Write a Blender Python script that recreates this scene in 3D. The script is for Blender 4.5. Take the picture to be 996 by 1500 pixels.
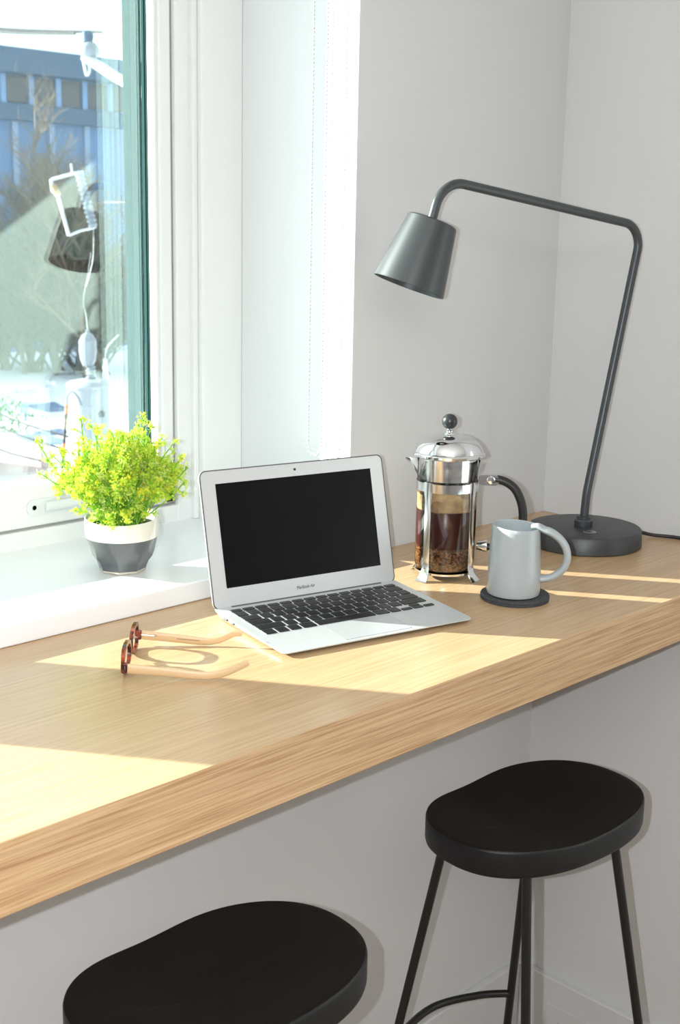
import bpy, bmesh, math, random
from mathutils import Vector, Matrix, noise
PI = math.pi
for o in list(bpy.data.objects): bpy.data.objects.remove(o)
S = bpy.context.scene; COL = S.collection
rnd = random.Random(7)

# ------------------------------------------------------------------ camera
cam = bpy.data.objects.new('camera', bpy.data.cameras.new('camera')); COL.objects.link(cam)
yaw, pit, rol = .794, -.2226, .0201
f = Vector((math.sin(yaw)*math.cos(pit), math.cos(yaw)*math.cos(pit), math.sin(pit)))
r = f.cross(Vector((0,0,1))).normalized(); u = r.cross(f)
r2 = r*math.cos(rol)+u*math.sin(rol); u2 = -r*math.sin(rol)+u*math.cos(rol)
M = Matrix((r2, u2, -f)).transposed().to_4x4(); M.translation = Vector((-1.9872,-1.4097,.5332))
cam.matrix_world = M
CAMP = M.translation.copy()
cam.data.sensor_fit = 'VERTICAL'; cam.data.sensor_height = 24; cam.data.sensor_width = 16
cam.data.lens = 24*1891.5/1500; cam.data.clip_start = .01; cam.data.clip_end = 500
cam.data.dof.use_dof = True; cam.data.dof.focus_distance = 1.82; cam.data.dof.aperture_fstop = 8
S.camera = cam

# ------------------------------------------------------------------ light and exposure
S.view_settings.view_transform = 'Standard'; S.view_settings.look = 'None'
S.view_settings.gamma = 1; S.view_settings.use_curve_mapping = False; S.view_settings.exposure = 0
S.cycles.use_denoising = True
S.cycles.max_bounces = 10; S.cycles.transparent_max_bounces = 24; S.cycles.glossy_bounces = 5
S.cycles.caustics_reflective = False; S.cycles.caustics_refractive = False
S.cycles.sample_clamp_indirect = 6
w = bpy.data.worlds.new('sky'); S.world = w; w.use_nodes = True
bg = w.node_tree.nodes['Background']; bg.inputs[0].default_value = (.80,.92,1,1); bg.inputs[1].default_value = 2.1
SAZ, SEL = math.radians(34), math.radians(19)
def add_light(name, kind, loc, energy, color=(1,1,1), **k):
    l = bpy.data.lights.new(name, kind); l.energy = energy; l.color = color
    for a, b in k.items(): setattr(l, a, b)
    o = bpy.data.objects.new(name, l); COL.objects.link(o); o.location = loc; return o
sun = add_light('sun', 'SUN', (-4,5,4), 24, (1,.955,.885), angle=math.radians(.53))
sd = Vector((math.sin(SAZ)*math.cos(SEL), -math.cos(SAZ)*math.cos(SEL), -math.sin(SEL)))
sun.rotation_euler = sd.to_track_quat('-Z','Y').to_euler()
# the camera's own flash, a hand's width left of the lens
add_light('camera_flash', 'POINT', CAMP - r2*.055 + u2*.004, 68, (.88,.94,1), shadow_soft_size=.005)
cl = add_light('ceiling_fill', 'AREA', (-2.6,-2.4,1.46), 42, (1,.93,.84), shape='SQUARE', size=1.6)  # added fill for the warm room ambient; no ceiling lamp is seen

# ------------------------------------------------------------------ materials
def newmat(name):
    m = bpy.data.materials.new(name); m.use_nodes = True
    nt = m.node_tree; return m, nt, nt.nodes['Principled BSDF']
def N(nt, t, **k):
    n = nt.nodes.new(t)
    for a, b in k.items(): setattr(n, a, b)
    return n
def mat(name, col, rough=.5, metal=0, spec=.5, var=0, vscale=8, bump=0, bscale=60, stretch=(1,1,1), coat=0, sheen=0):
    m, nt, p = newmat(name)
    p.inputs['Base Color'].default_value = (*col,1); p.inputs['Roughness'].default_value = rough
    p.inputs['Metallic'].default_value = metal; p.inputs['Specular IOR Level'].default_value = spec
    p.inputs['Coat Weight'].default_value = coat; p.inputs['Sheen Weight'].default_value = sheen
    tc = N(nt,'ShaderNodeTexCoord'); mp = N(nt,'ShaderNodeMapping'); mp.inputs['Scale'].default_value = stretch
    nt.links.new(tc.outputs['Object'], mp.inputs['Vector'])
    nz = N(nt,'ShaderNodeTexNoise'); nz.inputs['Scale'].default_value = vscale; nz.inputs['Detail'].default_value = 4
    nt.links.new(mp.outputs[0], nz.inputs['Vector'])
    mx = N(nt,'ShaderNodeMix', data_type='RGBA')
    mx.inputs[6].default_value = (*[c*(1-var) for c in col],1); mx.inputs[7].default_value = (*[min(1,c*(1+var)) for c in col],1)
    nt.links.new(nz.outputs['Fac'], mx.inputs[0]); nt.links.new(mx.outputs[2], p.inputs['Base Color'])
    if bump:
        n2 = N(nt,'ShaderNodeTexNoise'); n2.inputs['Scale'].default_value = bscale; n2.inputs['Detail'].default_value = 3
        nt.links.new(mp.outputs[0], n2.inputs['Vector'])
        b = N(nt,'ShaderNodeBump'); b.inputs['Strength'].default_value = bump; b.inputs['Distance'].default_value = .002
        nt.links.new(n2.outputs['Fac'], b.inputs['Height']); nt.links.new(b.outputs[0], p.inputs['Normal'])
    return m
def oak(name, c1, c2, c3, rough, fine=1.0):
    m, nt, p = newmat(name)
    tc = N(nt,'ShaderNodeTexCoord')
    def noise_n(sc, stretch, det=5, dist=0):
        mp = N(nt,'ShaderNodeMapping'); mp.inputs['Scale'].default_value = stretch
        nt.links.new(tc.outputs['Object'], mp.inputs['Vector'])
        n = N(nt,'ShaderNodeTexNoise'); n.inputs['Scale'].default_value = sc; n.inputs['Detail'].default_value = det
        n.inputs['Distortion'].default_value = dist
        nt.links.new(mp.outputs[0], n.inputs['Vector']); return n
    a = noise_n(1, (1.6,110*fine,110*fine), 4, .2)      # growth lines
    b = noise_n(1, (10,650,650), 3)                     # fine pores
    c = noise_n(1, (.8,6,6), 2)                        # broad tone
    ra = N(nt,'ShaderNodeValToRGB'); ra.color_ramp.elements[0].position=.36; ra.color_ramp.elements[1].position=.62
    ra.color_ramp.elements[0].color=(*c1,1); ra.color_ramp.elements[1].color=(*c2,1)
    nt.links.new(a.outputs['Fac'], ra.inputs[0])
    rb = N(nt,'ShaderNodeValToRGB'); rb.color_ramp.elements[0].position=.34; rb.color_ramp.elements[1].position=.52
    rb.color_ramp.elements[0].color=(*c3,1); rb.color_ramp.elements[1].color=(1,1,1,1)
    nt.links.new(b.outputs['Fac'], rb.inputs[0])
    mx = N(nt,'ShaderNodeMix', data_type='RGBA', blend_type='MULTIPLY'); mx.inputs[0].default_value = 1
    nt.links.new(ra.outputs[0], mx.inputs[6]); nt.links.new(rb.outputs[0], mx.inputs[7])
    rc = N(nt,'ShaderNodeValToRGB'); rc.color_ramp.elements[0].position=.3; rc.color_ramp.elements[1].position=.7
    rc.color_ramp.elements[0].color=(.92,.92,.92,1); rc.color_ramp.elements[1].color=(1,1,1,1)
    nt.links.new(c.outputs['Fac'], rc.inputs[0])
    m2 = N(nt,'ShaderNodeMix', data_type='RGBA', blend_type='MULTIPLY'); m2.inputs[0].default_value = 1
    nt.links.new(mx.outputs[2], m2.inputs[6]); nt.links.new(rc.outputs[0], m2.inputs[7])
    nt.links.new(m2.outputs[2], p.inputs['Base Color'])
    p.inputs['Roughness'].default_value = rough
    bp = N(nt,'ShaderNodeBump'); bp.inputs['Strength'].default_value=.12; bp.inputs['Distance'].default_value=.0006
    nt.links.new(b.outputs['Fac'], bp.inputs['Height']); nt.links.new(bp.outputs[0], p.inputs['Normal'])
    return m
def clearglass(name, tint=(1,1,1), refl=(1,1,1), ior=1.5, boost=0.0):
    m, nt, p = newmat(name); nt.nodes.remove(p)
    out = nt.nodes['Material Output']
    t = N(nt,'ShaderNodeBsdfTransparent'); t.inputs[0].default_value = (*tint,1)
    g = N(nt,'ShaderNodeBsdfGlossy'); g.inputs['Color'].default_value = (*refl,1); g.inputs['Roughness'].default_value = 0
    fr = N(nt,'ShaderNodeFresnel'); fr.inputs['IOR'].default_value = ior
    # a pane has two surfaces and no thickness here, so light meets the same fresnel from either side
    ge = N(nt,'ShaderNodeNewGeometry')
    im = N(nt,'ShaderNodeMath', operation='MULTIPLY_ADD'); im.inputs[1].default_value = 1/ior-ior; im.inputs[2].default_value = ior
    nt.links.new(ge.outputs['Backfacing'], im.inputs[0])
    iv = N(nt,'ShaderNodeMath', operation='DIVIDE')
    mxi = N(nt,'ShaderNodeMath', operation='ADD'); mxi.inputs[1].default_value = boost
    fr.inputs['IOR'].default_value = ior
    nt.links.new(fr.outputs[0], mxi.inputs[0])
    mx = N(nt,'ShaderNodeMixShader'); nt.links.new(mxi.outputs[0], mx.inputs[0])
    nt.links.new(t.outputs[0], mx.inputs[1]); nt.links.new(g.outputs[0], mx.inputs[2]); nt.links.new(mx.outputs[0], out.inputs[0])
    for n in (ge, im, iv): nt.nodes.remove(n)
    return m
MT = {}
MT['wall'] = mat('wall_paint', (.67,.675,.675), .75, var=.012, vscale=3, bump=.12, bscale=350)
MT['farwall'] = mat('far_wall_dimmed', (.34,.34,.36), .8, var=.02)  # darkened to stand in for a dim room in the chrome reflections
MT['white'] = mat('white_gloss_paint', (.74,.765,.77), .32, var=.01)
MT['sillwhite'] = mat('white_sill_paint', (.84,.86,.88), .28, var=.01)
MT['frame'] = mat('window_frame_lacquer', (.80,.81,.80), .35, var=.01)
MT['seal'] = mat('rubber_seal', (.30,.30,.30), .6)
MT['skirt'] = mat('skirting_paint', (.67,.67,.67), .5, var=.01)
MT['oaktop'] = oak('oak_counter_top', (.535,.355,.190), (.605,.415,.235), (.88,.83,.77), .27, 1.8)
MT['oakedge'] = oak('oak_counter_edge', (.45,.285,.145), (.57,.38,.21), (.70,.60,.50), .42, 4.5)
MT['floor'] = oak('floor_boards', (.30,.22,.15), (.38,.28,.2), (.8,.75,.7), .45, .3)
MT['ceil'] = mat('ceiling_paint', (.8,.79,.77), .9)
MT['cladding'] = mat('teal_grey_cladding', (.033,.058,.064), .95, spec=0)
MT['spacer'] = mat('glazing_spacer', (.03,.075,.07), .9, spec=.05)
MT['pane'] = clearglass('window_glass', (.93,.98,.97), (.80,1,.94), 1.52, .085)
MT['beaker'] = clearglass('beaker_glass', (.99,.985,.97), (1,1,1), 1.45, .015)
MT['alu'] = mat('anodised_aluminium', (.68,.70,.71), .42, metal=.55, spec=.5, var=.02, vscale=300)
MT['aludark'] = mat('dark_seam', (.10,.105,.11), .5)
MT['screen'] = mat('black_screen_glass', (.003,.003,.004), .15, spec=.22)
MT['key'] = mat('black_key_plastic', (.010,.010,.011), .38)
MT['pad'] = mat('trackpad_glass', (.60,.62,.63), .30, metal=.4)
MT['grey_ink'] = mat('grey_ink', (.12,.12,.12), .5)
MT['lampgrey'] = mat('slate_powder_coat', (.056,.065,.069), .36, metal=.25, spec=.6, bump=.05, bscale=500)
MT['lampbase'] = mat('slate_base_coat', (.046,.049,.052), .42, metal=.2, bump=.08, bscale=500)
MT['black'] = mat('black_rubber', (.012,.012,.013), .45)
MT['knob'] = mat('black_knob_plastic', (.025,.028,.03), .3)
MT['chrome'] = mat('polished_chrome', (.86,.87,.88), .06, metal=1)
MT['chrome2'] = mat('chrome_frame_metal', (.84,.85,.86), .13, metal=1)
MT['mug'] = mat('grey_glazed_stoneware', (.37,.41,.425), .33, var=.05, vscale=25, coat=.3)
MT['felt'] = mat('charcoal_felt', (.05,.052,.058), .95, var=.55, vscale=260, bump=.7, bscale=400)
MT['stool'] = mat('black_stained_wood', (.0062,.0062,.0066), .50, var=.35, vscale=9, stretch=(1,7,7), spec=.38)
MT['stoolleg'] = mat('black_steel', (.006,.006,.006), .38)
MT['temple'] = mat('light_bamboo', (.62,.43,.24), .38, var=.12, vscale=60, stretch=(1,8,8))
MT['printink'] = mat('brown_print', (.18,.10,.05), .6)
MT['potwhite'] = mat('white_glaze', (.80,.77,.68), .22, coat=.4, var=.02)
MT['potgrey'] = mat('charcoal_glaze', (.085,.090,.094), .28, coat=.35, var=.12, vscale=30)
MT['potclay'] = mat('bare_clay', (.55,.50,.40), .8)
MT['soil'] = mat('dark_moss', (.02,.035,.01), .9)
MT['stem'] = mat('green_stem', (.12,.34,.035), .5)
MT['brass'] = mat('steel_screw', (.6,.6,.58), .3, metal=1)
def flower(name, a, b):
    m = mat(name, a, .55)
    nt = m.node_tree; p = nt.nodes['Principled BSDF']
    for l in list(p.inputs['Base Color'].links): nt.links.remove(l)
    p.inputs['Base Color'].default_value = (*a,1)
    try:
        p.inputs['Subsurface Weight'].default_value = 0
        tr = N(nt,'ShaderNodeBsdfTranslucent'); tr.inputs[0].default_value = (*b,1)
        mx = N(nt,'ShaderNodeMixShader'); mx.inputs[0].default_value = .4
        nt.links.new(p.outputs[0], mx.inputs[1]); nt.links.new(tr.outputs[0], mx.inputs[2])
        nt.links.new(mx.outputs[0], nt.nodes['Material Output'].inputs[0])
    except Exception: pass
    return m
MT['fl1'] = flower('lime_floret', (.66,.80,.09), (.7,.9,.08))
MT['fl2'] = flower('yellow_floret', (.82,.78,.05), (.85,.85,.05))
MT['fl3'] = flower('pale_floret', (.80,.86,.32), (.75,.85,.25))
MT['leaf'] = flower('leaf_green', (.30,.58,.06), (.4,.75,.06))
# tortoise spectacle frame
m, nt, p = newmat('tortoise_acetate'); MT['tortoise'] = m
p.inputs['Roughness'].default_value = .15
nz = N(nt,'ShaderNodeTexNoise'); nz.inputs['Scale'].default_value = 90
tc = N(nt,'ShaderNodeTexCoord'); nt.links.new(tc.outputs['Object'], nz.inputs['Vector'])
cr = N(nt,'ShaderNodeValToRGB'); cr.color_ramp.elements[0].position=.42; cr.color_ramp.elements[1].position=.62
cr.color_ramp.elements[0].color=(.035,.010,.012,1); cr.color_ramp.elements[1].color=(.42,.075,.03,1)
nt.links.new(nz.outputs['Fac'], cr.inputs[0]); nt.links.new(cr.outputs[0], p.inputs['Base Color'])
p.inputs['Transmission Weight'].default_value = .25
# coffee, grounds, foam film
m, nt, p = newmat('black_coffee'); MT['coffee'] = m
p.inputs['Base Color'].default_value = (.045,.006,.003,1); p.inputs['Roughness'].default_value=.25; p.inputs['Specular IOR Level'].default_value=.15
m, nt, p = newmat('coffee_grounds'); MT['grounds'] = m
nz = N(nt,'ShaderNodeTexVoronoi'); nz.inputs['Scale'].default_value = 420
tc = N(nt,'ShaderNodeTexCoord'); nt.links.new(tc.outputs['Object'], nz.inputs['Vector'])
cr = N(nt,'ShaderNodeValToRGB'); cr.color_ramp.elements[0].position=.1; cr.color_ramp.elements[1].position=.75
cr.color_ramp.elements[0].color=(.26,.11,.035,1); cr.color_ramp.elements[1].color=(.030,.008,.003,1)
sp = N(nt,'ShaderNodeSeparateColor'); nt.links.new(nz.outputs['Color'], sp.inputs[0])
nt.links.new(sp.outputs[0], cr.inputs[0]); nt.links.new(cr.outputs[0], p.inputs['Base Color']); p.inputs['Roughness'].default_value=.25
m, nt, p = newmat('foam_film'); MT['film'] = m
p.inputs['Base Color'].default_value=(.74,.52,.27,1); p.inputs['Roughness'].default_value=.4
nz = N(nt,'ShaderNodeTexNoise'); nz.inputs['Scale'].default_value = 38; nz.inputs['Detail'].default_value=6
tc = N(nt,'ShaderNodeTexCoord'); nt.links.new(tc.outputs['Object'], nz.inputs['Vector'])
tr = N(nt,'ShaderNodeBsdfTransparent'); tr.inputs[0].default_value=(1,.86,.62,1)
mr = N(nt,'ShaderNodeMapRange'); mr.inputs[1].default_value=.35; mr.inputs[2].default_value=.7; mr.inputs[3].default_value=.25; mr.inputs[4].default_value=.8
nt.links.new(nz.outputs['Fac'], mr.inputs[0])
mx = N(nt,'ShaderNodeMixShader'); nt.links.new(mr.outputs[0], mx.inputs[0]); nt.links.new(tr.outputs[0], mx.inputs[1]); nt.links.new(p.outputs[0], mx.inputs[2])
nt.links.new(mx.outputs[0], nt.nodes['Material Output'].inputs[0])
# outdoors
MT['snow'] = mat('snow', (.86,.89,.93), .7, var=.08, vscale=.6)
MT['bluewall'] = mat('blue_render', (.10,.19,.37), .7, var=.08, vscale=.8)
MT['bluedark'] = mat('roof_fascia', (.04,.085,.17), .6, var=.15, vscale=2)
MT['bwin'] = mat('facade_window', (.075,.065,.085), .25, var=.2, vscale=3)
MT['bpost'] = mat('pale_post', (.17,.29,.52), .6)
MT['bark'] = mat('bare_bark', (.19,.14,.10), .8, var=.3, vscale=5)
MT['bark2'] = mat('grey_bark', (.12,.10,.10), .8, var=.3, vscale=5)
MT['tank'] = mat('grey_tank_paint', (.38,.41,.45), .4, var=.02)
MT['porcelain'] = mat('grey_insulator', (.25,.28,.33), .25)
MT['whitemetal'] = mat('white_bracket', (.6,.62,.64), .4)
MT['cablemat'] = mat('outdoor_cable', (.02,.02,.025), .6)
MT['orange'] = mat('orange_sleeve', (.85,.20,.08), .5)
MT['yellow'] = mat('yellow_sticker', (.70,.62,.15), .5)
MT['hedge'] = mat('evergreen', (.12,.22,.07), .8, var=.5, vscale=8)
MT['tarmac'] = mat('dark_wet_ground', (.17,.15,.17), .6, var=.5, vscale=1.5)
MT['brickcap'] = mat('pink_coping', (.60,.45,.42), .7, var=.2, vscale=3)
MT['carblue'] = mat('car_paint', (.35,.10,.10), .3)
MT['slate_blue'] = mat('blue_grey_paint_and_shadow', (.22,.30,.45), .5, var=.2)

# ------------------------------------------------------------------ geometry helpers
def obj(name, bm, m, parent=None, smooth=False, mats=None):
    me = bpy.data.meshes.new(name)
    bmesh.ops.recalc_face_normals(bm, faces=bm.faces)
    bm.to_mesh(me); bm.free()
    for k in (mats or [m]): me.materials.append(k)
    if smooth:
        for p_ in me.polygons: p_.use_smooth = True
        try: me.set_sharp_from_angle(angle=math.radians(38))
        except Exception: pass
    o = bpy.data.objects.new(name, me); COL.objects.link(o)
    if parent: o.parent = parent
    return o
def tag(o, label=None, cat=None, group=None, kind=None):
    if label: o['label'] = label
    if cat: o['category'] = cat
    if group: o['group'] = group
    if kind: o['kind'] = kind
    return o
def thing(name, label, cat, loc=(0,0,0), rz=0, group=None):
    o = bpy.data.objects.new(name, None); COL.objects.link(o); o.location = loc; o.rotation_euler = (0,0,rz)
    o.empty_display_size = .05
    return tag(o, label, cat, group)
def struct(name, bm, m, parent=None, **k):
    o = obj(name, bm, m, parent, **k)
    if not parent: o['kind'] = 'structure'
    return o
def bx(bm, x0,x1,y0,y1,z0,z1, bev=0, mi=0, seg=2):
    g = bmesh.ops.create_cube(bm, size=1)
    for v in g['verts']: v.co = Vector((x0+(v.co.x+.5)*(x1-x0), y0+(v.co.y+.5)*(y1-y0), z0+(v.co.z+.5)*(z1-z0)))
    fs = set(fc for v in g['verts'] for fc in v.link_faces)
    for fc in fs: fc.material_index = mi
    if bev:
        es = list(set(e for v in g['verts'] for e in v.link_edges))
        bmesh.ops.bevel(bm, geom=es, offset=bev, segments=seg, affect='EDGES', profile=.5)
    return bm
def box(*a, **k): return bx(bmesh.new(), *a, **k)
def lathe(prof, n=64, bm=None, cx=0, cy=0, rfun=None, mi=0, cap0=False, cap1=False, mifun=None):
    bm = bm or bmesh.new(); rings = []
    for i, (rr, z) in enumerate(prof):
        ring = []
        for k in range(n):
            t = 2*PI*k/n; q = rfun(rr, t, z, i) if rfun else (rr, z)
            ring.append(bm.verts.new((cx+q[0]*math.cos(t), cy+q[0]*math.sin(t), q[1])))
        rings.append(ring)
    for i in range(len(rings)-1):
        for k in range(n):
            fc = bm.faces.new((rings[i][k], rings[i][(k+1)%n], rings[i+1][(k+1)%n], rings[i+1][k]))
            fc.material_index = mifun(i) if mifun else mi
    if cap0: bm.faces.new(rings[0]).material_index = mifun(0) if mifun else mi
    if cap1: bm.faces.new(rings[-1]).material_index = mifun(len(rings)-2) if mifun else mi
    return bm
def smoothpath(pts, n=8):
    P = [Vector(p) for p in pts]; out = []
    for i in range(len(P)-1):
        p0 = P[max(0,i-1)]; p1 = P[i]; p2 = P[i+1]; p3 = P[min(len(P)-1,i+2)]
        for k in range(n):
            t = k/n
            out.append(.5*((2*p1)+(p2-p0)*t+(2*p0-5*p1+4*p2-p3)*t*t+(3*p1-p0-3*p2+p3)*t**3))
    out.append(P[-1]); return out
def tube(bm, path, rad, n=12, up=None, flat=1.0, cap=True, mi=0):
    """sweep an ellipse (rad, rad*flat) along path; rad may be a list"""
    P = [Vector(p) for p in path]; m_ = len(P); rings = []
    T = []
    for i in range(m_):
        a = P[max(0,i-1)]; b = P[min(m_-1,i+1)]; T.append((b-a).normalized())
    nrm = Vector(up) if up is not None else (Vector((0,0,1)) if abs(T[0].z) < .9 else Vector((1,0,0)))
    for i in range(m_):
        if up is not None: nrm = Vector(up)
        nn = (nrm - T[i]*nrm.dot(T[i])).normalized(); bb = T[i].cross(nn); nrm = nn
        R_ = rad[i] if isinstance(rad, (list,tuple)) else rad
        F_ = flat[i] if isinstance(flat, (list,tuple)) else flat
        rings.append([bm.verts.new(P[i]+nn*R_*math.cos(2*PI*k/n)+bb*R_*F_*math.sin(2*PI*k/n)) for k in range(n)])
    for i in range(m_-1):
        for k in range(n):
            bm.faces.new((rings[i][k],rings[i][(k+1)%n],rings[i+1][(k+1)%n],rings[i+1][k])).material_index = mi
    if cap:
        bm.faces.new(rings[0][::-1]).material_index = mi; bm.faces.new(rings[-1]).material_index = mi
    return bm
def fillet(pts, rads, n=10):
    """polyline with rounded corners"""
    P = [Vector(p) for p in pts]; out = [P[0]]
    for i in range(1, len(P)-1):
        a = (P[i-1]-P[i]).normalized(); b = (P[i+1]-P[i]).normalized(); R_ = rads[i-1]
        ang = a.angle(b); d = R_/math.tan(ang/2); s = P[i]+a*d; e = P[i]+b*d
        c = P[i]+(a+b).normalized()*(R_/math.sin(ang/2)); va = s-c; vb = e-c; A = va.angle(vb)
        for k in range(n+1):
            t = k/n; out.append(c+(va*math.sin((1-t)*A)+vb*math.sin(t*A))/math.sin(A))
    out.append(P[-1]); return out
def prism(bm, poly, z0, z1, mi=0, xf=None):
    xf = xf or (lambda v: v)
    a = [bm.verts.new(xf(Vector((x,y,z0)))) for x,y in poly]; b = [bm.verts.new(xf(Vector((x,y,z1)))) for x,y in poly]
    n = len(poly); bm.faces.new(a[::-1]).material_index = mi; bm.faces.new(b).material_index = mi
    for i in range(n): bm.faces.new((a[i],a[(i+1)%n],b[(i+1)%n],b[i])).material_index = mi
    return bm
def rrect(x0,x1,y0,y1,rad,n=6):
    out=[]
    for cx,cy,a0 in ((x1-rad,y1-rad,0),(x0+rad,y1-rad,PI/2),(x0+rad,y0+rad,PI),(x1-rad,y0+rad,1.5*PI)):
        for k in range(n+1):
            t=a0+PI/2*k/n; out.append((cx+rad*math.cos(t),cy+rad*math.sin(t)))
    return out

# ------------------------------------------------------------------ the room
XL, YB, ZF, ZC = -4.8, -4.2, -1.10, 1.5      # left wall, back wall, floor, ceiling
XR, WX0, WZ1 = -.531, -2.95, 1.21           # window reveal: right, left, head
YW = .36                                     # outer face of the window wall
SILL = .0293
struct('floor', box(XL-.1,.12,YB-.1,YW,ZF-.05,ZF), MT['floor'])
struct('ceiling', box(XL-.1,.12,YB-.1,YW,ZC,ZC+.05), MT['ceil'])
struct('wall_right', box(0,.12,YB-.1,YW,ZF,ZC), MT['wall'])
struct('wall_left', box(XL-.12,XL,YB-.1,YW,ZF,ZC), MT['farwall'])
struct('wall_back', box(XL,0,YB-.12,YB,ZF,ZC), MT['farwall'])
bm = bmesh.new()
bx(bm, XL,0,0,YW,ZF,0); bx(bm, XR,0,0,YW,0,ZC); bx(bm, XL,WX0,0,YW,0,ZC); bx(bm, WX0,XR,0,YW,WZ1,ZC)
struct('wall_window', bm, MT['wall'])
# painted lining of the reveal (right jamb, left jamb, head)
bm = bmesh.new(); bx(bm, XR-.0012,XR,0.0005,.2634,SILL,WZ1)
bx(bm, WX0,WX0+.0012,0.0005,.262,SILL,WZ1)
bx(bm, WX0,XR,.0005,.262,WZ1-.0012,WZ1)
struct('trim_1', bm, MT['white'])
# window board
struct('trim_2', box(WX0,XR,-.031,.30,0.0003,SILL,bev=.0022), MT['sillwhite'])
# skirting
struct('baseboard_window', box(XL,0,-.016,0,ZF,-.948,bev=.002), MT['skirt'])
struct('baseboard_right', box(-.016,0,YB,-.016,ZF,-.948,bev=.002), MT['skirt'])

# ------------------------------------------------------------------ window: outer frame, two sashes, panes, handles
bm = bmesh.new()
bx(bm, XR-.0865,XR,.263,YW+.01,SILL-.01,WZ1,bev=.003)            # broad fixed post
bx(bm, XR-.1245,XR-.0865,.283,YW+.01,SILL-.01,WZ1,bev=.002)       # rebated step
bx(bm, XR-.097,XR-.0865,.274,.29,SILL,WZ1,bev=.002)
bx(bm, WX0,WX0+.13,.268,YW+.01,SILL-.01,WZ1,bev=.003)
bx(bm, WX0,XR,.2845,YW+.01,SILL-.01,.0565,bev=.002)                # bottom rail
bx(bm, WX0,XR,.2845,YW+.01,1.175,WZ1,bev=.002)                      # head
bx(bm, -1.70,-1.54,.272,YW+.01,SILL,1.19,bev=.003)                # mullion
fr = struct('window_1', bm, MT['frame'])
def sash(x0, x1, tagx):
    w_ = .0245; zb, zt, gb, gt = .060, 1.172, .126, 1.138
    bm = bmesh.new()
    bx(bm, x0,x0+w_-.002,.290,.3368,zb,zt,bev=.003); bx(bm, x1-w_+.002,x1,.290,.3368,zb,zt,bev=.003)
    bx(bm, x0,x1,.290,.345,zb,gb,bev=.003); bx(bm, x0,x1,.290,.345,gt,zt,bev=.003)
    for a,b in ((x0+w_-.004,x0+w_+.0035),(x1-w_-.0035,x1-w_+.004)): bx(bm,a,b,.297,.3155,gb,gt,bev=.0015)
    s = struct('window_sash', bm, MT['frame'], fr, smooth=False)
    bm = bmesh.new()
    for a,b,c_,d in ((x0-.003,x0,zb,zt),(x1,x1+.003,zb,zt),(x0-.004,x1+.004,zb-.0035,zb)): bx(bm,a,b,.292,.33,c_,d)
    struct('seal', bm, MT['seal'], s)
    bm = bmesh.new()
    for a,b in ((x0+w_-.003,x0+w_+.002),(x1-w_-.002,x1-w_+.003)):
        d_ = .002 if a > (x0+x1)/2 else -.002
        for y0_,y1_,e_ in ((.3158,.3200,0),(.3200,.3240,.8),(.3240,.3278,.2)): bx(bm,a-max(0,d_)*(1+e_),b-min(0,d_)*(1+e_),y0_,y1_,gb,gt)
    struct('spacer', bm, MT['spacer'], s)
    bm = bmesh.new()
    for a,b in ((x0+w_-.003,x0+w_+.0025),(x1-w_-.0025,x1-w_+.003)): bx(bm,a,b,.3378,.380,gb-.01,gt,bev=.0008)
    struct('outer_cladding', bm, MT['cladding'], s)
    for yy in (.3285,.3372):
        bm = bmesh.new(); a = [bm.verts.new(q) for q in ((x0+w_-.006,yy,gb-.01),(x1-w_+.006,yy,gb-.01),(x1-w_+.006,yy,gt+.01),(x0+w_-.006,yy,gt+.01))]
        bm.faces.new(a)
        struct('pane', bm, MT['pane'], s)
    # handle on the bottom rail
    hx = tagx+.002
    bm = bmesh.new()
    prism(bm, rrect(hx,hx+.118,.078,.1035,.0122,8), .2868,.2902, xf=lambda v: Vector((v.x,v.z,v.y)))
    tube(bm, smoothpath([(hx+.03,.284,.0905),(hx+.055,.281,.091),(hx+.085,.278,.0925),(hx+.112,.280,.095)]), .0065, 12, up=(0,1,0), flat=1.25)
    h = struct('window_handle', bm, MT['white'], s, smooth=True)
    bm = bmesh.new()
    for q in (hx+.0125,): lathe([(0.0001,0),(.0036,0),(.0036,.001)],20,bm,rfun=None)
    for v in bm.verts: v.co = Vector((hx+.0125+v.co.x,.2868-v.co.z,.0908+v.co.y))
    struct('screw', bm, MT['brass'], h)
sash(-1.530, -.6590, -.948)
sash(-2.79, -1.715, -2.3)

# ------------------------------------------------------------------ roller blind with its bead chain
t = thing('roller_blind', 'white roller blind above the window with a long bead chain hanging down the reveal', 'blind', (-.549,.065,1.09))
bm = lathe([(.0001,0),(.022,0),(.022,2.36),(.0001,2.36)],32)
for v in bm.verts: v.co = Vector((-v.co.z-.02, v.co.x, v.co.y+.018))
obj('roll', bm, mat('blind_cloth',(.8,.8,.78),.8), t, smooth=True)
obj('bracket', box(-.006,.0165,-.025,.025,-.01,.045,bev=.003), MT['white'], t)
bm = bmesh.new(); pts = []
zb = .162-1.09; r_ = .0152
k = 0.0
zz = .018
while zz > zb+r_: pts.append((0,-.0152,zz)); zz -= .0062
na = 8
for i in range(1,na): a = PI*i/na; pts.append((0,-.0152*math.cos(a), zb+r_-r_*math.sin(a)*1.15))
zz = zb+r_
while zz < .018: pts.append((0,.0152,zz)); zz += .0062
for q in pts:
    g = bmesh.ops.create_icosphere(bm, subdivisions=1, radius=.00215)
    for v in g['verts']: v.co += Vector(q)
tube(bm, [(-.0002,p_[1],p_[2]) for p_ in pts[::3]], .0006, 5)
obj('bead_chain', bm, mat('white_beads',(.50,.51,.51),.3), t, smooth=True)

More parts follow.
